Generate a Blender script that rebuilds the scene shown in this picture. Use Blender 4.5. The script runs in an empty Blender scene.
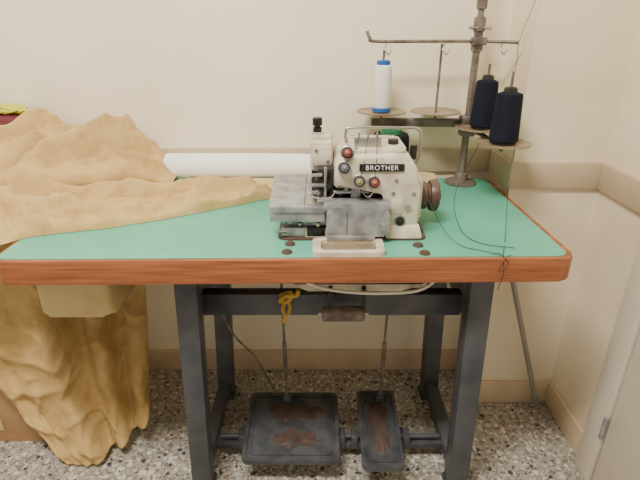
import bpy, bmesh, math
from mathutils import Vector, Matrix, noise
sc=bpy.context.scene
COL=sc.collection
def lin(c):
    c=c/255.0
    return c/12.92 if c<=0.04045 else ((c+0.055)/1.055)**2.4
def rgb(r,g,b): return (lin(r),lin(g),lin(b),1)
# ---------------------------------------------------------------- materials
def mat(name,c,rough=0.5,metal=0.0,var=0.0,vscale=8,c2=None,bump=0.0,bscale=60,detail=4,spec=0.5):
    m=bpy.data.materials.new(name); m.use_nodes=True
    nt=m.node_tree; b=nt.nodes['Principled BSDF']
    b.inputs['Base Color'].default_value=c
    b.inputs['Roughness'].default_value=rough
    b.inputs['Metallic'].default_value=metal
    b.inputs['Specular IOR Level'].default_value=spec
    tc=nt.nodes.new('ShaderNodeTexCoord')
    if c2 is None: c2=tuple(x*(1-var) for x in c[:3])+(1,)
    n=nt.nodes.new('ShaderNodeTexNoise'); n.inputs['Scale'].default_value=vscale; n.inputs['Detail'].default_value=detail
    nt.links.new(tc.outputs['Object'],n.inputs['Vector'])
    r=nt.nodes.new('ShaderNodeValToRGB')
    r.color_ramp.elements[0].position=0.35; r.color_ramp.elements[0].color=c2
    r.color_ramp.elements[1].position=0.6; r.color_ramp.elements[1].color=c
    nt.links.new(n.outputs['Fac'],r.inputs['Fac'])
    nt.links.new(r.outputs['Color'],b.inputs['Base Color'])
    if bump>0:
        n2=nt.nodes.new('ShaderNodeTexNoise'); n2.inputs['Scale'].default_value=bscale; n2.inputs['Detail'].default_value=3
        nt.links.new(tc.outputs['Object'],n2.inputs['Vector'])
        bp=nt.nodes.new('ShaderNodeBump'); bp.inputs['Strength'].default_value=bump; bp.inputs['Distance'].default_value=0.004
        nt.links.new(n2.outputs['Fac'],bp.inputs['Height'])
        nt.links.new(bp.outputs['Normal'],b.inputs['Normal'])
    return m
M_wall=mat('wall_paint',rgb(245,235,210),0.6,c2=rgb(239,227,200),vscale=2.5,bump=0.25,bscale=25)
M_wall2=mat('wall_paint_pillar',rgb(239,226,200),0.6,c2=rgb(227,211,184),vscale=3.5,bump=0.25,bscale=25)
M_trim=mat('trim_paint',rgb(198,179,152),0.45,c2=rgb(184,164,137),vscale=5,bump=0.2)
M_base=mat('baseboard_paint',rgb(218,195,165),0.45,c2=rgb(202,179,150),vscale=6,bump=0.2)
M_ceil=mat('ceiling_paint',rgb(235,230,220),0.8,var=0.03)
M_green=mat('green_laminate',rgb(92,176,150),0.36,c2=rgb(84,166,140),vscale=5,bump=0.03,bscale=120)
M_cream=mat('cream_enamel',rgb(212,205,184),0.38,c2=rgb(180,170,146),vscale=22,bump=0.05)
M_creamp=mat('cream_plastic',rgb(202,182,130),0.45,c2=rgb(188,168,116),vscale=8)
M_steel=mat('cast_aluminium',rgb(170,171,173),0.38,0.45,c2=rgb(132,133,135),vscale=28,bump=0.06,bscale=200)
M_chrome=mat('chrome',rgb(186,183,178),0.28,0.9,var=0.25,vscale=40)
M_dmetal=mat('dark_metal',rgb(54,52,52),0.4,0.4,var=0.4,vscale=30)
M_leg=mat('grey_hammered_paint',rgb(84,86,92),0.42,0.2,c2=rgb(66,68,74),vscale=14,bump=0.25,bscale=150)
M_pole=mat('old_zinc',rgb(130,121,111),0.45,0.4,c2=rgb(94,85,78),vscale=30,bump=0.15,bscale=120)
M_disc=mat('spool_disc',rgb(164,145,120),0.4,0.3,c2=rgb(132,113,92),vscale=16)
M_pedal=mat('pedal_iron',rgb(86,88,92),0.42,0.3,c2=rgb(62,64,68),vscale=20,bump=0.35,bscale=90)
M_rust=mat('worn_rust',rgb(80,62,52),0.6,0.1,c2=rgb(56,46,43),vscale=30,bump=0.3)
M_black=mat('black_plastic',rgb(20,20,22),0.4,var=0.3)
M_white=mat('white_cloth',rgb(248,246,240),0.7,var=0.03,vscale=6,bump=0.1)
M_blue=mat('blue_plastic',rgb(30,90,170),0.4,var=0.1)
M_red=mat('red_plastic',rgb(140,62,48),0.45,var=0.2)
M_olive=mat('olive_plastic',rgb(128,122,92),0.45,var=0.2)
M_slate=mat('slate_plastic',rgb(92,102,116),0.45,var=0.2)
M_greenp=mat('green_plastic',rgb(24,98,66),0.4,var=0.1)
M_kraft=mat('kraft_paper',rgb(208,186,138),0.7,c2=rgb(194,170,122),vscale=9)
M_card=mat('cardboard',rgb(180,142,102),0.8,c2=rgb(166,128,90),vscale=10,bump=0.1)
M_wheel=mat('brown_bakelite',rgb(98,72,62),0.4,c2=rgb(76,54,46),vscale=14)
M_door=mat('door_paint',rgb(230,221,204),0.45,c2=rgb(220,209,190),vscale=3)
M_yellow=mat('yellow_rag',rgb(194,158,66),0.8,var=0.3,vscale=30,bump=0.4)
M_maroon=mat('maroon_cloth',rgb(110,44,56),0.8,var=0.2,vscale=10,bump=0.3)
M_lime=mat('lime_bag',rgb(205,205,60),0.5,var=0.15,vscale=10)
M_thread_w=mat('white_thread',rgb(242,240,236),0.8,var=0.04)
M_wire=mat('white_cable',rgb(225,220,205),0.5,var=0.05)
M_gasket=mat('felt_brown',rgb(88,68,56),0.9,var=0.2,vscale=40)
M_greyhose=mat('grey_pipe',rgb(160,156,148),0.45,0.2,var=0.15)
def thread_mat(name,c):
    m=mat(name,c,0.8,var=0.2,vscale=10,spec=0.2)
    nt=m.node_tree; b=nt.nodes['Principled BSDF']
    tc=nt.nodes.new('ShaderNodeTexCoord')
    w=nt.nodes.new('ShaderNodeTexWave'); w.bands_direction='Z'; w.inputs['Scale'].default_value=160; w.inputs['Distortion'].default_value=1.5
    nt.links.new(tc.outputs['Object'],w.inputs['Vector'])
    bp=nt.nodes.new('ShaderNodeBump'); bp.inputs['Strength'].default_value=0.5; bp.inputs['Distance'].default_value=0.001
    nt.links.new(w.outputs['Fac'],bp.inputs['Height']); nt.links.new(bp.outputs['Normal'],b.inputs['Normal'])
    return m
M_navy=thread_mat('navy_thread',rgb(22,26,42))
M_blk=thread_mat('black_thread',rgb(18,24,24))
def wood():
    m=bpy.data.materials.new('varnished_wood'); m.use_nodes=True; nt=m.node_tree; b=nt.nodes['Principled BSDF']
    tc=nt.nodes.new('ShaderNodeTexCoord'); mp=nt.nodes.new('ShaderNodeMapping'); mp.inputs['Scale'].default_value=(2,10,50)
    n=nt.nodes.new('ShaderNodeTexNoise'); n.inputs['Scale'].default_value=3; n.inputs['Detail'].default_value=6
    r=nt.nodes.new('ShaderNodeValToRGB')
    r.color_ramp.elements[0].position=0.3; r.color_ramp.elements[0].color=rgb(124,68,40)
    r.color_ramp.elements[1].position=0.7; r.color_ramp.elements[1].color=rgb(174,106,66)
    nt.links.new(tc.outputs['Object'],mp.inputs['Vector']); nt.links.new(mp.outputs['Vector'],n.inputs['Vector'])
    nt.links.new(n.outputs['Fac'],r.inputs['Fac']); nt.links.new(r.outputs['Color'],b.inputs['Base Color'])
    b.inputs['Roughness'].default_value=0.35
    return m
M_wood=wood()
def fabric():
    m=bpy.data.materials.new('tan_suede'); m.use_nodes=True; nt=m.node_tree; b=nt.nodes['Principled BSDF']
    tc=nt.nodes.new('ShaderNodeTexCoord')
    n=nt.nodes.new('ShaderNodeTexNoise'); n.inputs['Scale'].default_value=16; n.inputs['Detail'].default_value=8; n.inputs['Roughness'].default_value=0.7
    r=nt.nodes.new('ShaderNodeValToRGB')
    r.color_ramp.elements[0].position=0.32; r.color_ramp.elements[0].color=rgb(180,147,92)
    r.color_ramp.elements[1].position=0.66; r.color_ramp.elements[1].color=rgb(205,175,120)
    nt.links.new(tc.outputs['Object'],n.inputs['Vector']); nt.links.new(n.outputs['Fac'],r.inputs['Fac'])
    nt.links.new(r.outputs['Color'],b.inputs['Base Color'])
    b.inputs['Roughness'].default_value=0.9; b.inputs['Specular IOR Level'].default_value=0.15
    b.inputs['Sheen Weight'].default_value=0.08
    n2=nt.nodes.new('ShaderNodeTexNoise'); n2.inputs['Scale'].default_value=34; n2.inputs['Detail'].default_value=5
    nt.links.new(tc.outputs['Object'],n2.inputs['Vector'])
    bp=nt.nodes.new('ShaderNodeBump'); bp.inputs['Strength'].default_value=0.5; bp.inputs['Distance'].default_value=0.008
    nt.links.new(n2.outputs['Fac'],bp.inputs['Height']); nt.links.new(bp.outputs['Normal'],b.inputs['Normal'])
    return m
M_fab=fabric()
def terrazzo():
    m=bpy.data.materials.new('terrazzo'); m.use_nodes=True; nt=m.node_tree; b=nt.nodes['Principled BSDF']
    tc=nt.nodes.new('ShaderNodeTexCoord')
    base=nt.nodes.new('ShaderNodeRGB'); base.outputs[0].default_value=rgb(162,156,145); prev=base.outputs[0]
    for sc_,th,stops in ((140,0.42,[(0,rgb(116,111,104)),(0.25,rgb(200,194,183)),(0.6,rgb(138,132,123)),(0.84,rgb(78,74,72))]),
                      (70,0.37,[(0,rgb(208,202,190)),(0.35,rgb(130,124,116)),(0.55,rgb(182,172,156)),(0.76,rgb(68,64,64)),(0.88,rgb(140,114,98))])):
        wn=nt.nodes.new('ShaderNodeTexNoise'); wn.inputs['Scale'].default_value=sc_*1.2
        nt.links.new(tc.outputs['Object'],wn.inputs['Vector'])
        mx=nt.nodes.new('ShaderNodeVectorMath'); mx.operation='MULTIPLY_ADD'
        mx.inputs[1].default_value=(0.010,0.010,0.0)
        nt.links.new(wn.outputs['Color'],mx.inputs[0]); nt.links.new(tc.outputs['Object'],mx.inputs[2])
        v=nt.nodes.new('ShaderNodeTexVoronoi'); v.inputs['Scale'].default_value=sc_
        nt.links.new(mx.outputs[0],v.inputs['Vector'])
        sp=nt.nodes.new('ShaderNodeSeparateColor'); nt.links.new(v.outputs['Color'],sp.inputs[0])
        r=nt.nodes.new('ShaderNodeValToRGB'); r.color_ramp.interpolation='CONSTANT'
        while len(r.color_ramp.elements)<len(stops): r.color_ramp.elements.new(0.5)
        for e,(p,c) in zip(r.color_ramp.elements,stops): e.position=p; e.color=c
        nt.links.new(sp.outputs[0],r.inputs['Fac'])
        mu=nt.nodes.new('ShaderNodeMath'); mu.operation='MULTIPLY_ADD'; mu.inputs[1].default_value=0.5; mu.inputs[2].default_value=th-0.25
        nt.links.new(sp.outputs[1],mu.inputs[0])
        lt=nt.nodes.new('ShaderNodeMath'); lt.operation='LESS_THAN'
        nt.links.new(v.outputs['Distance'],lt.inputs[0]); nt.links.new(mu.outputs[0],lt.inputs[1])
        mc=nt.nodes.new('ShaderNodeMixRGB'); nt.links.new(lt.outputs[0],mc.inputs['Fac'])
        nt.links.new(prev,mc.inputs[1]); nt.links.new(r.outputs['Color'],mc.inputs[2]); prev=mc.outputs[0]
    nt.links.new(prev,b.inputs['Base Color']); b.inputs['Roughness'].default_value=0.42
    return m
M_terr=terrazzo()
# ---------------------------------------------------------------- geometry helpers
def root(name,loc=(0,0,0),rz=0):
    e=bpy.data.objects.new(name,None); e.empty_display_size=0.05; e.location=loc; e.rotation_euler=(0,0,rz); COL.objects.link(e); return e
def finish(name,bm,m,parent,smooth=True,ang=35):
    bmesh.ops.recalc_face_normals(bm,faces=bm.faces)
    me=bpy.data.meshes.new(name); bm.to_mesh(me); bm.free()
    if smooth:
        for p in me.polygons: p.use_smooth=True
        me.set_sharp_from_angle(angle=math.radians(ang))
    me.materials.append(m)
    o=bpy.data.objects.new(name,me); COL.objects.link(o)
    if parent: o.parent=parent
    return o
def box(name,lo,hi,m,parent=None,bev=0.0,seg=2):
    bm=bmesh.new(); bmesh.ops.create_cube(bm,size=1)
    for v in bm.verts:
        for i in range(3): v.co[i]=lo[i]+(v.co[i]+0.5)*(hi[i]-lo[i])
    if bev>0: bmesh.ops.bevel(bm,geom=bm.edges[:],offset=bev,segments=seg,affect='EDGES',profile=0.5)
    return finish(name,bm,m,parent)
def hexa(name,pts,m,parent=None,bev=0.0,seg=2):
    bm=bmesh.new(); v=[bm.verts.new(p) for p in pts]
    for f in ((3,2,1,0),(4,5,6,7),(0,1,5,4),(1,2,6,5),(2,3,7,6),(3,0,4,7)): bm.faces.new([v[i] for i in f])
    if bev>0: bmesh.ops.bevel(bm,geom=bm.edges[:],offset=bev,segments=seg,affect='EDGES',profile=0.5)
    return finish(name,bm,m,parent)
def shear(name,x0,x1,dx,y0,y1,z0,z1,m,parent,bev=0.0):
    return hexa(name,[(x0+dx,y0,z0),(x1+dx,y0,z0),(x1+dx,y1,z0),(x0+dx,y1,z0),(x0,y0,z1),(x1,y0,z1),(x1,y1,z1),(x0,y1,z1)],m,parent,bev)
def prism(name,poly,axis,a,b,m,parent=None,bev=0.0,seg=2):
    bm=bmesh.new()
    def P(p,t):
        if axis=='z': return (p[0],p[1],t)
        if axis=='y': return (p[0],t,p[1])
        return (t,p[0],p[1])
    A=[bm.verts.new(P(p,a)) for p in poly]; B=[bm.verts.new(P(p,b)) for p in poly]
    bm.faces.new(A); bm.faces.new(B[::-1]); n=len(poly)
    caps=[e for f in bm.faces for e in f.edges]
    for i in range(n): bm.faces.new((A[i],B[i],B[(i+1)%n],A[(i+1)%n]))
    if bev>0: bmesh.ops.bevel(bm,geom=list(set(caps)),offset=bev,segments=seg,affect='EDGES',profile=0.5)
    return finish(name,bm,m,parent)
def rrect(x0,y0,x1,y1,r,n=6):
    P=[]
    for cx,cy,a0 in ((x1-r,y0+r,-90),(x1-r,y1-r,0),(x0+r,y1-r,90),(x0+r,y0+r,180)):
        for i in range(n+1):
            a=math.radians(a0+90*i/n); P.append((cx+r*math.cos(a),cy+r*math.sin(a)))
    return P
def ring(name,outer,inner,z0,z1,m,parent=None,bev=0.0,fn=None):
    bm=bmesh.new(); n=len(outer); g=fn or (lambda p:p)
    oa=[bm.verts.new(g((p[0],p[1],z0))) for p in outer]; ob=[bm.verts.new(g((p[0],p[1],z1))) for p in outer]
    ia=[bm.verts.new(g((p[0],p[1],z0))) for p in inner]; ib=[bm.verts.new(g((p[0],p[1],z1))) for p in inner]
    for i in range(n):
        j=(i+1)%n
        bm.faces.new((oa[i],oa[j],ob[j],ob[i])); bm.faces.new((ia[j],ia[i],ib[i],ib[j]))
        bm.faces.new((ob[i],ob[j],ib[j],ib[i])); bm.faces.new((oa[j],oa[i],ia[i],ia[j]))
    return finish(name,bm,m,parent)
def lathe(name,o,axis,prof,m,parent=None,seg=32,knurl=0,ang=35):
    ax=Vector(axis).normalized(); q=Vector((0,0,1)).rotation_difference(ax); o=Vector(o)
    bm=bmesh.new(); rings=[]
    for r,t in prof:
        rg=[]
        for i in range(seg):
            a=2*math.pi*i/seg; rr=max(r,1e-5)
            if knurl and i%2: rr*=1-knurl
            rg.append(bm.verts.new(o+q@Vector((rr*math.cos(a),rr*math.sin(a),t))))
        rings.append(rg)
    for k in range(len(rings)-1):
        for i in range(seg):
            j=(i+1)%seg; bm.faces.new((rings[k][i],rings[k][j],rings[k+1][j],rings[k+1][i]))
    bm.faces.new(rings[0][::-1]); bm.faces.new(rings[-1])
    return finish(name,bm,m,parent,ang=ang)
def cyl(name,p0,p1,r,m,parent=None,seg=20,r1=None):
    p0=Vector(p0); d=Vector(p1)-p0
    return lathe(name,p0,d,[(r,0),(r if r1 is None else r1,d.length)],m,parent,seg)
def catmull(P,n=8):
    P=[Vector(p) for p in P]; Q=[P[0]+(P[0]-P[1])]+P+[P[-1]+(P[-1]-P[-2])]; out=[]
    for i in range(1,len(Q)-2):
        for k in range(n):
            t=k/n; a,b,c,d=Q[i-1:i+3]
            out.append(0.5*((2*b)+(c-a)*t+(2*a-5*b+4*c-d)*t*t+(3*b-a-3*c+d)*t**3))
    out.append(P[-1]); return out
def tube(name,pts,r,m,parent=None,seg=8,smooth=True,n=8):
    P=catmull(pts,n) if smooth and len(pts)>2 else [Vector(p) for p in pts]
    bm=bmesh.new(); rings=[]; up=None
    for i,p in enumerate(P):
        t=(P[min(i+1,len(P)-1)]-P[max(i-1,0)]).normalized()
        if up is None: up=t.orthogonal().normalized()
        up=(up-t*up.dot(t)).normalized(); s=t.cross(up)
        rings.append([bm.verts.new(p+(up*math.cos(2*math.pi*k/seg)+s*math.sin(2*math.pi*k/seg))*r) for k in range(seg)])
    for k in range(len(rings)-1):
        for i in range(seg):
            j=(i+1)%seg; bm.faces.new((rings[k][i],rings[k][j],rings[k+1][j],rings[k+1][i]))
    bm.faces.new(rings[0][::-1]); bm.faces.new(rings[-1])
    return finish(name,bm,m,parent,ang=50)
def interp(pts,x):
    if x<=pts[0][0]: return pts[0][1]
    for (a,b),(c,d) in zip(pts,pts[1:]):
        if x<=c:
            t=(x-a)/(c-a); t=t*t*(3-2*t)*0.5+t*0.5; return b+(d-b)*t
    return pts[-1][1]
def grid(name,nu,nv,fn,m,parent,thick=0.0):
    bm=bmesh.new(); V=[[bm.verts.new(fn(i/(nu-1),j/(nv-1))) for j in range(nv)] for i in range(nu)]
    for i in range(nu-1):
        for j in range(nv-1): bm.faces.new((V[i][j],V[i+1][j],V[i+1][j+1],V[i][j+1]))
    o=finish(name,bm,m,parent,ang=180)
    if thick:
        s=o.modifiers.new('thickness','SOLIDIFY'); s.thickness=thick; s.offset=0
    return o
# ---------------------------------------------------------------- room
WY=1.50; CX=0.545; CYF=1.325; RX=0.80; LX=-2.2; FY=-1.6; H=2.6
box('floor',(LX-0.1,FY-0.1,-0.1),(RX+0.1,WY+0.1,0),M_terr)
box('ceiling',(LX-0.1,FY-0.1,H),(RX+0.1,WY+0.1,H+0.1),M_ceil)
box('wall_back',(LX-0.1,WY,0),(RX+0.1,WY+0.1,H),M_wall)
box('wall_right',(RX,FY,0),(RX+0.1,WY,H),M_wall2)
box('wall_left',(LX-0.1,FY,0),(LX,WY,H),M_wall)
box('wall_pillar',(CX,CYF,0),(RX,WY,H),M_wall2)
T0,T1=0.785,0.86
box('trim_1',(LX,WY-0.012,T0),(CX,WY,T1),M_trim,bev=0.003)
box('trim_2',(CX-0.012,CYF-0.012,T0),(RX,CYF,T1),M_trim,bev=0.003)
box('trim_3',(CX-0.012,CYF,T0),(CX,WY-0.012,T1),M_trim,bev=0.003)
box('trim_4',(RX-0.012,FY,T0),(RX,CYF-0.012,T1),M_trim,bev=0.003)
box('baseboard_back',(LX,WY-0.012,0),(CX,WY,0.09),M_base,bev=0.003)
box('baseboard_pillar',(CX-0.012,CYF-0.012,0),(RX,CYF,0.09),M_base,bev=0.003)
box('baseboard_pillar_side',(CX-0.012,CYF,0),(CX,WY-0.012,0.09),M_base,bev=0.003)
box('baseboard_right',(RX-0.012,1.05,0),(RX,CYF-0.012,0.09),M_base,bev=0.003)
d=root('door_1')
box('frame',(RX-0.03,0.985,0),(RX-0.001,1.06,2.05),M_door,d,0.004)
box('leaf',(RX-0.022,0.15,0.01),(RX-0.001,0.98,2.02),M_door,d,0.003)
box('raised_panel',(RX-0.028,0.27,0.15),(RX-0.02,0.86,0.95),M_door,d,0.004)
cyl('hinge',(RX-0.032,0.983,0.18),(RX-0.032,0.983,0.25),0.006,M_steel,d)
cyl('hinge_top',(RX-0.032,0.983,1.7),(RX-0.032,0.983,1.77),0.006,M_steel,d)
# ---------------------------------------------------------------- table
TZ=0.77
tb=root('sewing_table',(0.537,0.897,0),math.radians(0.8))
L=-1.217
prism('wooden_top',rrect(L,0,0,0.580,0.03),'z',TZ-0.056,TZ-0.0015,M_wood,tb,0.004)
prism('laminate_top',rrect(L+0.006,0.010,-0.012,0.574,0.026),'z',TZ-0.004,TZ,M_green,tb)
tb2=root('table_drawer')
prism('drawer_tray',rrect(-0.64,0.935,-0.475,1.25,0.02),'z',0.60,0.700,M_creamp,tb2,0.012,3)
prism('drawer_lip',rrect(-0.65,0.925,-0.465,1.26,0.022),'z',0.694,0.713,M_creamp,tb2,0.003)
# ---------------------------------------------------------------- stand
st=root('treadle_stand')
def side(n,x0,x1,dx):
    for nm,y0 in (('front',0.955),('rear',1.33)):
        shear(f'{nm}_post_{n}',x0,x1,dx,y0,y0+0.012,0,0.70,M_leg,st,0.003)
        shear(f'{nm}_flange_a_{n}',x0,x0+0.008,dx,y0+0.010,y0+0.05,0,0.70,M_leg,st,0.002)
        shear(f'{nm}_flange_b_{n}',x1-0.008,x1,dx,y0+0.010,y0+0.05,0,0.70,M_leg,st,0.002)
        box(f'{nm}_foot_{n}',(x0+dx-0.006,y0-0.008,0),(x1+dx+0.006,y0+0.06,0.014),M_leg,st,0.004)
    xm=(x0+x1)/2
    prism(f'web_{n}',[(0.965,0.70),(0.965,0.46),(1.02,0.52),(1.10,0.545),(1.24,0.545),(1.30,0.52),(1.36,0.44),(1.36,0.70)],'x',xm-0.005,xm+0.005,M_leg,st)
    box(f'top_rail_{n}',(x0-0.004,0.94,0.696),(x1+0.004,1.42,0.713),M_leg,st,0.003)
    box(f'foot_rail_{n}',(x0+dx+0.006,0.965,0.03),(x1+dx-0.006,1.36,0.07),M_leg,st,0.004)
side('left',-0.332,-0.280,-0.028); side('right',0.342,0.396,0.020)
box('upper_brace',(-0.30,1.05,0.53),(0.36,1.062,0.59),M_leg,st,0.003)
box('upper_brace_lip',(-0.30,1.05,0.585),(0.36,1.085,0.592),M_leg,st,0.002)
box('lower_stretcher',(-0.32,1.075,0.038),(0.38,1.105,0.06),M_leg,st,0.003)
cyl('pedal_axle',(-0.30,1.09,0.075),(0.36,1.09,0.075),0.007,M_leg,st)
for k,x in enumerate((-0.235,0.066,0.104,0.26)):
    box('axle_bracket_%d'%k,(x-0.010,1.07,0.04),(x+0.010,1.11,0.09),M_leg,st,0.003)
def pedal(name,x0,x1,y0,y1,z0,z1,marks,rx_,zt):
    p=root(name)
    def Z(y): return z0+(y-y0)/(y1-y0)*(z1-z0)
    def g(q): return (q[0],q[1],Z(q[1])+q[2])
    P=rrect(x0,y0,x1,y1,0.018); I=rrect(x0+0.010,y0+0.010,x1-0.010,y1-0.010,0.012)
    ring('rim',P,I,-0.004,0.012,M_pedal,p,fn=g)
    bm=bmesh.new(); A=[bm.verts.new(g((q[0],q[1],-0.002))) for q in I]; B=[bm.verts.new(g((q[0],q[1],0.006))) for q in I]
    bm.faces.new(A[::-1]); bm.faces.new(B)
    for i in range(len(A)): bm.faces.new((A[i],A[(i+1)%len(A)],B[(i+1)%len(A)],B[i]))
    finish('plate',bm,M_pedal,p)
    I2=rrect(x0+0.020,y0+0.020,x1-0.020,y1-0.020,0.01); I3=rrect(x0+0.024,y0+0.024,x1-0.024,y1-0.024,0.008)
    ring('inner_rib',I2,I3,0.005,0.0090,M_pedal,p,fn=g)
    for k,(cx,cy,rx,ry,pin) in enumerate(marks):
        bm=bmesh.new(); n=64
        c=bm.verts.new(g((cx,cy,0.0070))); rg=[]; ro=[]
        for i in range(n):
            a=2*math.pi*i/n
            w=1+0.25*noise.noise(Vector((math.cos(a)*2.5+k*5,math.sin(a)*2.5,x0*9)))+0.12*noise.noise(Vector((math.cos(a)*8,math.sin(a)*8,k*4+1)))
            ppx=rx*math.cos(a)*w; ppy=ry*math.sin(a)*w
            if pin=='x': ppy*=1-0.35*math.exp(-((ppx-0.012)/(rx*0.35))**2)
            else: ppx*=1-0.35*math.exp(-((ppy+0.01)/(ry*0.35))**2)
            rg.append(bm.verts.new(g((cx+ppx*0.95,cy+ppy*0.95,0.0070)))); ro.append(bm.verts.new(g((cx+ppx,cy+ppy,0.0055))))
        for i in range(n):
            j=(i+1)%n; bm.faces.new((c,rg[i],rg[j])); bm.faces.new((rg[i],ro[i],ro[j],rg[j]))
        finish('worn_foot_pad_%d'%(k+1),bm,M_rust,p)
    for k,x in enumerate((x0+0.03,x1-0.03)):
        box('hinge_lug_%d'%k,(x-0.008,1.078,0.083),(x+0.008,1.102,Z(1.09)),M_pedal,p,0.002)
    x=rx_
    tube('pull_rod',[(x,1.19,0.13),(x,1.17,0.36),(x,1.14,zt)],0.0035,M_pole,p,smooth=False)
    cyl('turnbuckle',(x,1.179,0.25),(x,1.170,0.36),0.006,M_pole,p)
    tube('hook',[(x,1.14,zt-0.08),(x+0.014,1.14,zt-0.095),(x+0.008,1.142,zt-0.12),(x-0.008,1.142,zt-0.115)],0.003,M_chrome,p)
    box('clevis',(x-0.012,1.18,0.124),(x+0.012,1.20,0.145),M_leg,p,0.002)
    return p
pedal('foot_pedal',-0.222,0.056,0.982,1.215,0.082,0.12,[(-0.078,1.145,0.082,0.034,'x'),(-0.070,1.055,0.060,0.033,'x')],-0.105,0.622)
pedal('foot_pedal',0.118,0.238,0.962,1.225,0.078,0.12,[(0.178,1.10,0.034,0.09,'y')],0.19,0.622)
op=root('oil_pan')
prism('pan',rrect(-0.09,0.99,0.27,1.25,0.03),'z',0.655,0.713,M_dmetal,op,0.008)
prism('pan_bottom',rrect(-0.06,1.01,0.23,1.2,0.03),'z',0.625,0.657,M_cream,op,0.008)
box('mount',(0.02,0.995,0.56),(0.03,1.01,0.64),M_dmetal,op,0.001)
box('mount_b',(0.10,0.995,0.56),(0.11,1.01,0.64),M_dmetal,op,0.001)
lathe('belt_roller',(0.005,1.0,0.568),(1,0,0),[(0.012,0),(0.019,0.003),(0.019,0.1),(0.012,0.104)],M_pole,op)
cyl('roller_axle',(-0.005,1.0,0.568),(0.118,1.0,0.568),0.005,M_chrome,op)
tube('white_cable',[(0.30,0.99,0.71),(0.24,0.97,0.656),(0.15,0.965,0.646),(0.05,0.97,0.648),(-0.02,0.975,0.664),(-0.09,0.98,0.71)],0.004,M_wire,op)
rg=root('yellow_rag')
YX,YY=-0.085,1.036
tube('knot',[(YX-0.015,YY,0.598),(YX+0.012,YY,0.606),(YX+0.006,YY-0.01,0.588),(YX-0.014,YY-0.005,0.585),(YX,YY-0.010,0.602),(YX+0.025,YY,0.598),(YX+0.032,YY,0.612)],0.006,M_yellow,rg)
tube('tail',[(YX,YY-0.008,0.59),(YX-0.008,YY-0.01,0.565),(YX-0.003,YY-0.01,0.545),(YX-0.008,YY-0.01,0.525)],0.005,M_yellow,rg)
tube('tail_b',[(YX+0.005,YY-0.008,0.59),(YX+0.010,YY-0.012,0.57),(YX+0.006,YY-0.012,0.55)],0.004,M_yellow,rg)
kl=root('thin_lever_wire')
tube('wire',[(-0.27,1.10,0.53),(-0.24,1.12,0.42),(-0.19,1.17,0.30),(-0.14,1.20,0.14)],0.003,M_pole,kl)
pp=root('leaning_pipe')
tube('pipe',[(0.752,1.295,0.006),(0.50,1.22,0.710)],0.008,M_greyhose,pp,seg=14,smooth=False)
# ---------------------------------------------------------------- chip tray & table hardware
ct=root('chip_tray')
O=rrect(-0.016,0.899,0.137,0.978,0.014); I=rrect(0.002,0.914,0.120,0.965,0.010)
ring('tray_rim',O,I,TZ,TZ+0.011,M_cream,ct)
prism('tray_bottom',I,'z',TZ,TZ+0.003,M_disc,ct)
for i,(x,y) in enumerate(((-0.066,0.965),(0.215,0.958),(0.222,0.918),(-0.07,0.923))):
    bt=root('table_bolt')
    lathe('washer',(x,y,TZ+0.0002),(0,0,1),[(0.012,0),(0.011,0.003),(0.008,0.003),(0.007,0.006),(0.001,0.006)],M_gasket,bt,24)
# ---------------------------------------------------------------- overlock machine
ma=root('overlock_sewing_machine')
prism('cutout_gasket',rrect(-0.095,0.985,0.240,1.26,0.02),'z',TZ,TZ+0.004,M_gasket,ma)
prism('base_casting',rrect(-0.085,0.996,0.222,1.235,0.015),'z',TZ+0.004,TZ+0.026,M_cream,ma,0.005)
prism('body_casting',[(0.146,0.79),(0.214,0.79),(0.222,0.81),(0.219,0.885),(0.210,0.930),(0.192,0.957),(0.175,0.960),(0.060,0.960),(0.040,0.950),(0.032,0.935),(0.030,0.892),(0.036,0.886),(0.138,0.884),(0.146,0.872)],'y',1.000,1.19,M_cream,ma,0.009,3)
box('rear_body',(0.03,1.045,0.79),(0.15,1.20,0.89),M_dmetal,ma,0.004)
prism('top_lid',rrect(0.066,1.02,0.188,1.175,0.02),'z',0.959,0.967,M_cream,ma,0.003)
for k,(x,y) in enumerate(((0.078,1.032),(0.176,1.032),(0.078,1.162),(0.176,1.162))):
    lathe('lid_screw_%d'%k,(x,y,0.967),(0,0,1),[(0.005,0),(0.004,0.002),(0.001,0.0025)],M_chrome,ma,14)
box('side_hump',(0.205,1.03,0.80),(0.232,1.16,0.90),M_cream,ma,0.01,3)
hexa('base_flare',[(0.145,0.983,0.774),(0.230,0.983,0.774),(0.230,1.19,0.774),(0.145,1.19,0.774),(0.150,0.998,0.803),(0.223,0.998,0.803),(0.223,1.19,0.803),(0.150,1.19,0.803)],M_cream,ma,0.005)
box('needle_head',(-0.022,1.07,0.905),(0.030,1.17,0.975),M_cream,ma,0.008,3)
box('needle_head_neck',(-0.020,1.09,0.79),(0.032,1.17,0.91),M_dmetal,ma,0.004)
box('needle_head_cap',(-0.018,1.064,0.920),(0.026,1.074,0.965),M_cream,ma,0.003)
lathe('cap_screw',(-0.008,1.064,0.955),(0,-1,0),[(0.004,0),(0.0035,0.002)],M_chrome,ma,14)
lathe('cap_screw_b',(0.018,1.064,0.930),(0,-1,0),[(0.004,0),(0.0035,0.002)],M_chrome,ma,14)
box('take_up_cover',(-0.018,1.085,0.972),(0.026,1.15,0.984),M_cream,ma,0.004)
cyl('head_post_collar',(-0.006,1.10,0.982),(-0.006,1.10,0.990),0.013,M_cream,ma)
lathe('head_post',(-0.006,1.10,0.988),(0,0,1),[(0.010,0),(0.010,0.012),(0.007,0.013),(0.007,0.016),(0.011,0.017),(0.011,0.032),(0.009,0.034)],M_black,ma)
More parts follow.
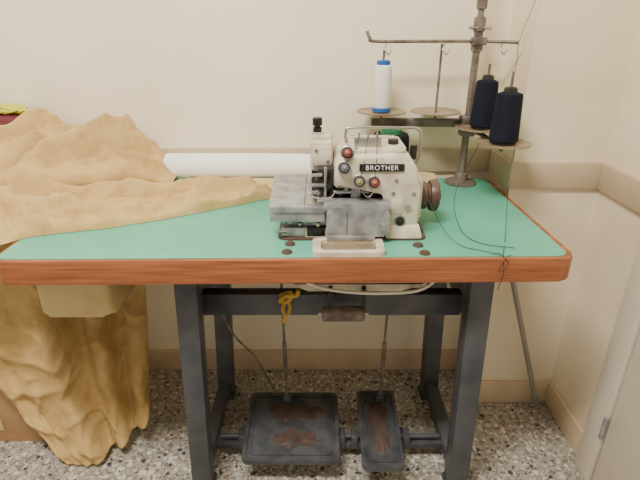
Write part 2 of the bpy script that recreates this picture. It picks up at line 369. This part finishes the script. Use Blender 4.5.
# mechanism
box('arm_block',(-0.006,1.03,0.895),(0.036,1.075,0.922),M_dmetal,ma,0.003)
box('presser_bar_block',(-0.010,1.022,0.872),(0.030,1.065,0.900),M_dmetal,ma,0.003)
box('presser_lever',(-0.018,1.012,0.886),(0.014,1.020,0.893),M_steel,ma,0.002)
cyl('needle_bar',(0.012,1.018,0.858),(0.012,1.018,0.930),0.0035,M_chrome,ma)
cyl('presser_bar',(0.026,1.014,0.858),(0.026,1.014,0.920),0.003,M_dmetal,ma)
cyl('clamp_screw',(0.004,1.02,0.912),(-0.018,1.015,0.912),0.004,M_chrome,ma)
cyl('clamp_screw_b',(0.02,1.03,0.890),(0.02,1.005,0.890),0.005,M_dmetal,ma)
cyl('clamp_screw_c',(-0.004,1.03,0.875),(-0.004,1.005,0.875),0.0045,M_chrome,ma)
box('presser_foot',(-0.006,0.990,0.854),(0.028,1.04,0.860),M_steel,ma,0.002)
tube('finger_guard',[(-0.02,1.05,0.895),(-0.024,1.0,0.885),(-0.015,0.987,0.872),(0.02,0.987,0.870),(0.034,1.0,0.880)],0.0015,M_chrome,ma)
cyl('looper_rod',(0.030,1.02,0.873),(0.145,1.02,0.873),0.005,M_chrome,ma)
cyl('looper_rod_b',(0.045,1.03,0.862),(0.06,1.01,0.885),0.004,M_steel,ma)
box('looper_block',(0.068,1.012,0.860),(0.090,1.045,0.884),M_steel,ma,0.003)
box('looper_block_b',(0.105,1.015,0.858),(0.120,1.045,0.882),M_dmetal,ma,0.003)
tube('looper_guide',[(0.092,1.01,0.884),(0.098,1.0,0.872),(0.108,1.0,0.868),(0.118,1.005,0.880)],0.0015,M_chrome,ma)
# cloth plate
prism('cloth_plate',[(-0.112,0.985),(-0.10,0.978),(0.012,0.978),(0.012,1.235),(-0.108,1.235),(-0.120,1.225)],'z',0.838,0.853,M_steel,ma,0.003)
prism('cloth_plate_apron',[(-0.110,0.982),(0.010,0.982),(0.010,0.992),(-0.104,0.992)],'z',0.816,0.842,M_steel,ma,0.002)
box('plate_seam',(-0.035,0.985,0.8528),(-0.0335,1.23,0.8536),M_dmetal,ma)
box('throat_plate',(-0.030,0.985,0.853),(0.010,1.06,0.8545),M_chrome,ma,0.0005)
box('bed_block',(-0.085,1.002,0.797),(0.02,1.16,0.84),M_steel,ma,0.004)
for k,(x,z,r) in enumerate(((-0.066,0.810,0.007),(-0.045,0.804,0.005),(-0.022,0.810,0.006),(-0.052,0.788,0.005),(-0.005,0.803,0.006))):
    lathe('bed_screw_%d'%k,(x,1.004,z),(0,-1,0),[(r,0),(r,0.006),(r*0.6,0.008)],M_chrome,ma,16)
box('bed_bracket',(-0.088,0.992,0.777),(-0.034,1.004,0.798),M_steel,ma,0.002)
cyl('bed_lever',(-0.07,0.998,0.788),(-0.095,0.985,0.792),0.004,M_chrome,ma)
box('bed_dark_slot',(-0.030,0.995,0.776),(0.012,1.006,0.798),M_dmetal,ma,0.002)
# looper cover
prism('looper_cover',rrect(0.014,0.788,0.150,0.850,0.010),'y',0.966,1.002,M_steel,ma,0.005,3)
prism('looper_cover_lip',rrect(0.008,0.846,0.152,0.862,0.006),'y',0.968,1.01,M_steel,ma,0.003)
box('cover_seam',(0.058,0.9652,0.792),(0.0592,0.967,0.846),M_dmetal,ma)
box('cover_latch',(0.130,0.960,0.803),(0.144,0.968,0.820),M_steel,ma,0.002)
box('cover_ledge',(0.014,0.962,0.779),(0.120,1.0,0.790),M_steel,ma,0.002)
# tension dials
for k,(x,y,z,mm) in enumerate(((0.058,1.015,0.962,M_red),(0.052,0.998,0.934,M_slate),(0.084,0.998,0.904,M_olive),(0.116,0.998,0.902,M_red))):
    ax=(-0.05,-1,0.25)
    lathe('tension_disc_%d'%k,(x,y,z),ax,[(0.013,0),(0.0145,0.002),(0.009,0.004),(0.0135,0.006),(0.0135,0.008)],M_chrome,ma,28)
    lathe('tension_knob_%d'%k,(x,y-0.008,z+0.002),ax,[(0.0115,0),(0.0115,0.012),(0.0095,0.014)],M_black,ma,36,knurl=0.08,ang=20)
    lathe('tension_cap_%d'%k,(x-0.0008,y-0.0215,z+0.0055),ax,[(0.0082,0),(0.0082,0.002),(0.005,0.003)],mm,ma,24)
    lathe('tension_stud_%d'%k,(x-0.001,y-0.0235,z+0.0062),ax,[(0.0035,0),(0.0035,0.003),(0.002,0.004)],M_disc,ma,12)
# badge
box('name_plate',(0.084,0.9965,0.926),(0.180,1.001,0.942),M_black,ma,0.001)
tx=bpy.data.curves.new('name_plate_text','FONT'); tx.body='BROTHER'; tx.size=0.0145; tx.extrude=0.0004; tx.align_x='CENTER'; tx.align_y='CENTER'; tx.space_character=1.15
tx.materials.append(M_thread_w)
to=bpy.data.objects.new('name_plate_text',tx); to.location=(0.132,0.9962,0.9338); to.rotation_euler=(math.pi/2,0,0); COL.objects.link(to); to.parent=ma
lathe('oil_window',(0.178,0.999,0.812),(0,-1,0),[(0.010,0),(0.010,0.004),(0.007,0.005)],M_dmetal,ma,28)
lathe('oil_window_ring',(0.178,1.0,0.812),(0,-1,0),[(0.013,0),(0.012,0.003)],M_chrome,ma,28)
for k,(x,z) in enumerate(((0.205,0.875),(0.205,0.795),(0.160,0.876),(0.165,0.905),(0.160,0.792))):
    lathe('face_screw_%d'%k,(x,1.0,z),(0,-1,0),[(0.0045,0),(0.004,0.002),(0.001,0.0022)],M_chrome,ma,16)
lathe('stitch_dial',(0.194,1.0,0.845),(0,-1,0),[(0.007,0),(0.007,0.004)],M_steel,ma,20)
box('face_cover_plate',(0.156,0.9985,0.828),(0.182,1.001,0.862),M_cream,ma,0.0008)
tube('carry_rod',[(0.062,1.12,0.955),(0.060,1.12,0.985),(0.075,1.12,0.995),(0.19,1.12,0.995),(0.225,1.12,0.993),(0.236,1.12,0.975),(0.234,1.12,0.93),(0.222,1.12,0.90)],0.0035,M_chrome,ma)
box('thread_guide_bar',(0.075,1.05,0.967),(0.135,1.056,0.987),M_chrome,ma,0.001)
for k in range(3): cyl('guide_eye_%d'%k,(0.085+0.02*k,1.053,0.985),(0.085+0.02*k,1.053,0.998),0.0025,M_chrome,ma,10)
cyl('oil_cap',(0.165,1.08,0.966),(0.165,1.08,0.977),0.012,M_dmetal,ma)
cyl('top_knob',(0.214,1.09,0.93),(0.214,1.09,0.962),0.008,M_black,ma)
for k,(a,b,c) in enumerate((((0.085,1.05,0.99),(0.066,1.0,0.955),(0.02,1.01,0.925)),((0.105,1.05,0.99),(0.090,0.985,0.935),(0.084,0.985,0.905)),((0.125,1.05,0.99),(0.118,0.985,0.94),(0.116,0.985,0.905)))):
    tube('thread_path_%d'%k,[a,b,c],0.0006,M_black,ma)
lathe('handwheel',(0.232,1.10,0.838),(1,0,0),[(0.018,0),(0.028,0.002),(0.033,0.006),(0.033,0.020),(0.028,0.024),(0.028,0.028),(0.036,0.030),(0.038,0.035),(0.038,0.046),(0.033,0.050),(0.014,0.050),(0.012,0.056)],M_wheel,ma,40)
# cards
kp=root('pattern_card')
hexa('card',[(-0.40,1.372,TZ),(0.325,1.25,TZ),(0.345,1.380,TZ),(-0.40,1.398,TZ),(-0.40,1.372,TZ+0.003),(0.325,1.25,TZ+0.003),(0.345,1.380,TZ+0.003),(-0.40,1.398,TZ+0.003)],M_kraft,kp)
hexa('folded_card',[(-0.40,1.365,TZ+0.003),(-0.02,1.31,TZ+0.003),(-0.01,1.395,TZ+0.003),(-0.40,1.398,TZ+0.003),(-0.40,1.367,TZ+0.012),(-0.02,1.315,TZ+0.012),(-0.01,1.395,TZ+0.022),(-0.40,1.398,TZ+0.022)],M_kraft,kp)
k2=root('standing_card')
hexa('card',[(0.235,1.262,TZ),(0.318,1.245,TZ),(0.318,1.248,TZ),(0.235,1.265,TZ),(0.235,1.275,TZ+0.080),(0.310,1.258,TZ+0.076),(0.310,1.261,TZ+0.076),(0.235,1.278,TZ+0.080)],M_kraft,k2)
wr=root('white_fabric_roll')
lathe('roll',(-0.47,1.443,TZ+0.043),(1,0.0,0),[(0.010,-0.001),(0.012,0.004),(0.040,0.0),(0.0425,0.004),(0.0425,0.27),(0.0415,0.39),(0.040,0.448),(0.012,0.446),(0.011,0.44)],M_white,wr,40)
# ---------------------------------------------------------------- thread stand
ts=root('thread_stand')
PX,PY=0.43,1.42
lathe('flange',(PX,PY,TZ),(0,0,1),[(0.048,0),(0.048,0.004),(0.042,0.008),(0.022,0.012),(0.018,0.03),(0.013,0.034),(0.013,0.05)],M_pole,ts,36)
cyl('pole_lower',(PX,PY,TZ+0.04),(PX,PY,1.17),0.010,M_pole,ts)
cyl('pole_upper',(PX,PY,1.16),(PX,PY,1.50),0.0085,M_pole,ts)
lathe('pole_coupling',(PX,PY,1.145),(0,0,1),[(0.010,0),(0.016,0.002),(0.016,0.028),(0.012,0.03),(0.012,0.05),(0.0155,0.052),(0.0155,0.085),(0.010,0.088)],M_pole,ts)
cyl('clamp_bolt',(PX-0.03,PY-0.01,1.205),(PX+0.03,PY-0.01,1.205),0.004,M_chrome,ts)
lathe('pole_coupling_top',(PX,PY,1.25),(0,0,1),[(0.009,0),(0.014,0.002),(0.014,0.04),(0.009,0.042)],M_pole,ts)
AZ=0.955
hexa('spool_arm',[(0.15,1.425,AZ-0.014),(0.46,1.405,AZ-0.014),(0.46,1.435,AZ-0.014),(0.15,1.445,AZ-0.014),(0.15,1.425,AZ+0.008),(0.46,1.405,AZ+0.008),(0.46,1.435,AZ+0.008),(0.15,1.445,AZ+0.008)],M_pole,ts,0.002)
box('arm_clamp',(PX-0.022,PY-0.022,AZ-0.022),(PX+0.022,PY+0.022,AZ+0.018),M_pole,ts,0.004)
discs=[(0.176,1.415,AZ+0.026),(0.333,1.415,AZ+0.026),(0.450,1.352,0.947),(0.475,1.245,0.928)]
DP=[(0.012,-0.008),(0.012,-0.003),(0.058,0.0),(0.071,0.003),(0.071,0.006),(0.058,0.003),(0.010,0.001)]
for k,(x,y,z) in enumerate(discs):
    lathe('spool_disc_%d'%k,(x,y,z),(0,0,1),DP,M_disc,ts,40)
    top={0:1.150,1:1.165,2:1.118,3:1.108}[k]
    cyl('spool_pin_%d'%k,(x,y,z-0.018),(x,y,top),0.0035,M_pole,ts)
tube('front_arm',[(PX,PY-0.005,0.935),(0.450,1.352,0.934),(0.475,1.245,0.916)],0.007,M_pole,ts,smooth=False)
box('front_arm_clamp',(PX-0.02,PY-0.02,0.915),(PX+0.02,PY+0.02,0.934),M_pole,ts,0.003)
UZ=1.172
tube('guide_arm',[(0.126,1.405,UZ+0.025),(0.134,1.40,UZ+0.008),(0.150,1.40,UZ),(0.30,1.402,UZ),(0.44,1.402,UZ),(0.523,1.37,UZ-0.002)],0.0045,M_pole,ts)
box('guide_arm_clamp',(PX-0.018,PY-0.028,UZ-0.010),(PX+0.018,PY+0.01,UZ+0.010),M_pole,ts,0.003)
for k,x in enumerate((0.18,0.335,0.49)):
    tube('guide_hook_%d'%k,[(x,1.395,UZ-0.004),(x-0.006,1.385,UZ-0.02),(x+0.004,1.38,UZ-0.032),(x+0.012,1.388,UZ-0.02)],0.0018,M_chrome,ts)
T=0.0007
tube('thread_up',[(0.475,1.245,1.07),(0.50,1.30,1.12),(0.522,1.36,1.18),(0.53,1.30,1.30),(0.54,1.28,1.42)],T,M_black,ts)
tube('thread_white',[(0.176,1.415,1.115),(0.18,1.40,1.14),(0.184,1.388,UZ-0.03)],0.0006,M_thread_w,ts)
tube('thread_hang',[(0.49,1.20,0.935),(0.465,1.14,0.86),(0.42,1.0,0.775),(0.385,0.91,0.7725),(0.382,0.888,0.74),(0.375,0.885,0.70)],T,M_black,ts)
tube('thread_low',[(0.225,1.10,0.90),(0.25,1.02,0.84),(0.28,0.98,0.79),(0.31,0.95,0.7725),(0.34,0.93,0.7725),(0.38,0.905,0.7725)],T,M_black,ts)
tube('thread_mid',[(0.44,1.30,0.935),(0.34,1.15,0.83),(0.33,1.05,0.775),(0.35,0.97,0.7725),(0.42,0.94,0.7725)],T,M_black,ts)
tube('thread_tuft',[(0.36,0.910,0.7725),(0.375,0.905,0.776),(0.39,0.887,0.76),(0.37,0.883,0.745),(0.385,0.890,0.775),(0.40,0.905,0.7725)],T,M_black,ts)
# spools
s=root('white_thread_spool'); x,y,z=discs[0]; z+=0.0055
lathe('thread',(x,y,z),(0,0,1),[(0.024,0.010),(0.026,0.013),(0.0235,0.122),(0.021,0.125)],M_thread_w,s)
lathe('spool_base',(x,y,z),(0,0,1),[(0.027,0),(0.027,0.008),(0.024,0.011)],M_blue,s)
lathe('spool_top',(x,y,z),(0,0,1),[(0.019,0.124),(0.019,0.134),(0.016,0.137),(0.006,0.137)],M_blue,s)
for k,R in ((2,0.034),(3,0.037)):
    s=root('navy_thread_cone'); x,y,z=discs[k]; z+=0.0055
    lathe('thread',(x,y,z),(0,0,1),[(R*0.9,0.003),(R,0.007),(R*0.98,0.02),(R*0.86,0.112),(R*0.82,0.122),(R*0.5,0.126)],M_navy,s,36)
    lathe('cone_base',(x,y,z),(0,0,1),[(R*0.86,0),(R*0.86,0.005)],M_black,s)
    lathe('cone_tip',(x,y,z),(0,0,1),[(R*0.5,0.12),(R*0.42,0.136),(R*0.3,0.138)],M_black,s)
s=root('black_thread_cone'); x,y,z=0.195,1.325,TZ+0.0035
lathe('thread',(x,y,z),(0,0,1),[(0.05,0.0),(0.054,0.006),(0.050,0.158),(0.046,0.166),(0.02,0.168)],M_blk,s,36)
lathe('cone_tip',(x,y,z),(0,0,1),[(0.030,0.166),(0.028,0.178),(0.016,0.180)],M_greenp,s)
# ---------------------------------------------------------------- fabric
fb=root('tan_fabric')
def ridge(x,y,a,b,w,A):
    a=Vector(a);b=Vector(b);p=Vector((x,y));d=b-a;t=max(0,min(1,(p-a).dot(d)/d.length_squared))
    dv=p-(a+d*t); q=dv.length; return A*math.exp(-(q/w)**2)
def crease(x,y,ang,fl,fs,seed):
    c,s_=math.cos(ang),math.sin(ang); u=x*c+y*s_; v=-x*s_+y*c
    u+=0.03*noise.noise(Vector((x*7,y*7,seed+9)));v+=0.03*noise.noise(Vector((x*7,y*7,seed+19)))
    n=noise.noise(Vector((u*fl,v*fs,seed)))
    return (1-min(1,abs(n)*2.6))**1.6
fr=[(-1.05,0.93),(-0.72,0.945),(-0.655,1.005),(-0.417,1.090),(-0.242,1.205),(-0.135,1.262)]
bk=[(-1.05,1.47),(-0.50,1.46),(-0.43,1.362),(-0.135,1.320)]
def lay1(u,v):
    x=-1.05+u*(0.915); f=interp(fr,x)+0.014*noise.noise(Vector((x*9,3,0))); b=interp(bk,x); y=f+(b-f)*v
    e=max(0,min(1,min(v,1-v)/0.05,(1-u)/0.02)); e=math.sqrt(max(0,1-(1-e)**2))
    h=0.008
    h+=ridge(x,y,(-1.0,1.05),(-0.62,1.12),0.028,0.042)
    h+=ridge(x,y,(-0.74,1.17),(-0.20,1.280),0.024,0.044)
    h+=ridge(x,y,(-0.62,1.10),(-0.22,1.235),0.011,0.018)
    h+=ridge(x,y,(-0.70,1.06),(-0.45,1.12),0.009,0.018)
    h+=ridge(x,y,(-1.0,1.20),(-0.74,1.18),0.05,0.04)
    h+=ridge(x,y,(-0.80,1.12),(-0.64,1.02),0.015,0.026)
    h+=ridge(x,y,(-0.76,1.04),(-0.66,0.98),0.011,0.016)
    h+=ridge(x,y,(-0.42,1.13),(-0.33,1.22),0.009,0.012)
    h+=0.016*crease(x,y,0.22,3.5,14,1.0)+0.011*crease(x,y,0.75,5,16,4.0)
    h+=0.008*noise.noise(Vector((x*6+y*3,y*14-x*4,1.3)))+0.004*noise.noise(Vector((x*20,y*26,4)))
    h=max(h,0.003)
    return (x,y,TZ+0.001+h*e)
grid('flat_layer',210,100,lay1,M_fab,fb)
fr2=[(-1.05,1.17),(-0.90,1.16),(-0.74,1.20),(-0.60,1.255),(-0.44,1.34)]
AH=[(-1.05,0.095),(-0.93,0.125),(-0.80,0.145),(-0.64,0.150),(-0.55,0.120),(-0.49,0.075),(-0.43,0.015)]
def lay2(u,v):
    x=-1.05+u*0.62; f=interp(fr2,x)+0.022*noise.noise(Vector((x*7,9,0))); b=1.475
    A=max(0.012,interp(AH,x)); R=min(0.038,A*0.30)*(1+0.35*noise.noise(Vector((x*8,0,33))))
    z0=TZ+0.016
    if v<0.22:
        th=-math.pi*0.55+(v/0.22)*math.pi*1.05
        y=f+R*1.1-R*1.25*math.cos(th); z=z0+R+R*math.sin(th); k=0.35*v/0.22
        z=max(z,TZ+0.012)
    else:
        t=(v-0.22)/0.78; y=f+R*1.1+(b-f-R*1.1)*t
        pr=math.sin(min(1,t*1.25)*math.pi/2)**1.1
        if t>0.85: pr-=((t-0.85)/0.15)**2*0.35
        z=z0+R*2+(A-R*1.6)*pr; k=min(1,0.35+t*4)
    fold=0
    for (a,b2,w,AA) in (((-0.97,1.19),(-0.82,1.45),0.020,0.046),((-0.87,1.19),(-0.66,1.44),0.012,-0.045),((-0.80,1.21),(-0.56,1.42),0.015,0.042),((-0.72,1.25),(-0.50,1.41),0.010,-0.035),((-1.0,1.28),(-0.92,1.45),0.014,-0.04),((-0.66,1.28),(-0.46,1.39),0.009,0.022),((-0.90,1.30),(-0.74,1.47),0.011,-0.028)):
        fold+=ridge(x,y,a,b2,w,AA)
    n=0.030*crease(x,y,0.85,3.5,11,3.0)+0.020*crease(x,y,0.3,6,16,8.0)-0.018+0.012*noise.noise(Vector((x*9+2*y,y*10,7)))
    z+=(fold+n)*k*min(1,(1-u)*6)
    y+=0.012*noise.noise(Vector((x*12,v*6,2)))*min(1,(1-v)*5)
    return (x,min(y,1.486),max(z,TZ+0.003))
grid('folded_pile',200,140,lay2,M_fab,fb)
def poly3(P,t):
    Ls=[(Vector(b)-Vector(a)).length for a,b in zip(P,P[1:])]; tot=sum(Ls); s=t*tot
    for k,l in enumerate(Ls):
        if s<=l or k==len(Ls)-1: return Vector(P[k]).lerp(Vector(P[k+1]),min(1,s/l))
        s-=l
topL=[(-1.08,1.06,0.80),(-0.86,1.07,0.79),(-0.735,1.12,0.78),(-0.725,1.40,0.77),(-0.70,1.484,0.755),(-0.60,1.486,0.74)]
midL=[(-0.98,1.13,0.33),(-0.89,1.11,0.34),(-0.78,1.14,0.36),(-0.69,1.25,0.38),(-0.620,1.34,0.40),(-0.575,1.38,0.42)]
botL=[(-0.755,1.045,0.010),(-0.73,1.045,0.006),(-0.69,1.06,0.010),(-0.63,1.09,0.03),(-0.58,1.12,0.06),(-0.535,1.15,0.10)]
def drape(u,v):
    a=poly3(topL,u);b=poly3(midL,u);c=poly3(botL,u)
    p=a*(1-v)**2+ (b*2-(a+c)*0.5)*2*v*(1-v)+c*v*v
    amp=0.028*min(1,v*2.5)*min(1,0.35+u*3)
    w=u*20+2.4*noise.noise(Vector((u*3,v*1.5,0)))+v*2
    sn=math.sin(w); sn=math.copysign(abs(sn)**0.8,sn)
    off=sn*amp+0.022*noise.noise(Vector((u*6,v*4,5)))*min(1,v*3)+0.018*crease(u,v,0.5,2.5,6,2.0)*min(1,v*4)+0.010*crease(u,v,-0.5,3,9,12.0)
    p=p+Vector((0.35,-0.9,0))*off
    p.z=max(p.z,0.006)
    return p
grid('hanging_drape',170,140,drape,M_fab,fb,0.003)
# clutter at left
def blob(name,c,r,m,par,seed):
    bm=bmesh.new(); bmesh.ops.create_icosphere(bm,subdivisions=5,radius=1)
    for v in bm.verts:
        k=1+0.25*noise.noise(v.co*2+Vector((seed,0,0)))+0.12*noise.noise(v.co*6)
        v.co=Vector((v.co.x*r[0]*k+c[0],v.co.y*r[1]*k+c[1],v.co.z*r[2]*k+c[2]))
    finish(name,bm,m,par,ang=180)
mc=root('maroon_cloth')
blob('cloth_bundle',(-0.95,1.43,0.945),(0.13,0.045,0.032),M_maroon,mc,1)
lb=root('lime_plastic_bag')
blob('bag',(-0.925,1.45,0.985),(0.06,0.03,0.016),M_lime,lb,7)
cbx=root('cardboard_box')
box('carton',(-1.20,1.14,0.0),(-0.84,1.44,0.24),M_card,cbx,0.002)
hexa('flap_front',[(-1.20,1.13,0.24),(-0.83,1.13,0.24),(-0.83,1.28,0.243),(-1.20,1.28,0.243),(-1.20,1.13,0.244),(-0.83,1.13,0.244),(-0.83,1.28,0.247),(-1.20,1.28,0.247)],M_card,cbx)
box('tape',(-1.04,1.136,0.05),(-0.99,1.1395,0.24),M_kraft,cbx)
# ---------------------------------------------------------------- lights
w=bpy.data.worlds.new('world'); sc.world=w; w.use_nodes=True
w.node_tree.nodes['Background'].inputs[0].default_value=(1.0,0.97,0.92,1); w.node_tree.nodes['Background'].inputs[1].default_value=0.5
def area(name,loc,tgt,sx,sy,p,c):
    l=bpy.data.lights.new(name,'AREA'); l.shape='RECTANGLE'; l.size=sx; l.size_y=sy; l.energy=p; l.color=c
    o=bpy.data.objects.new(name,l); o.location=loc; o.rotation_euler=(Vector(tgt)-Vector(loc)).to_track_quat('-Z','Y').to_euler(); COL.objects.link(o)
area('ceiling_lamp',(-0.5,0.2,2.55),(-0.45,0.55,0),0.8,0.3,72,(1.0,0.96,0.88))
# ---------------------------------------------------------------- camera
cam=bpy.data.cameras.new('camera'); co=bpy.data.objects.new('camera',cam); COL.objects.link(co)
co.location=(0,0,1.21); co.rotation_euler=(math.radians(90-24),0,0)
cam.sensor_width=36; cam.lens=36*481/640; cam.clip_start=0.01
sc.camera=co
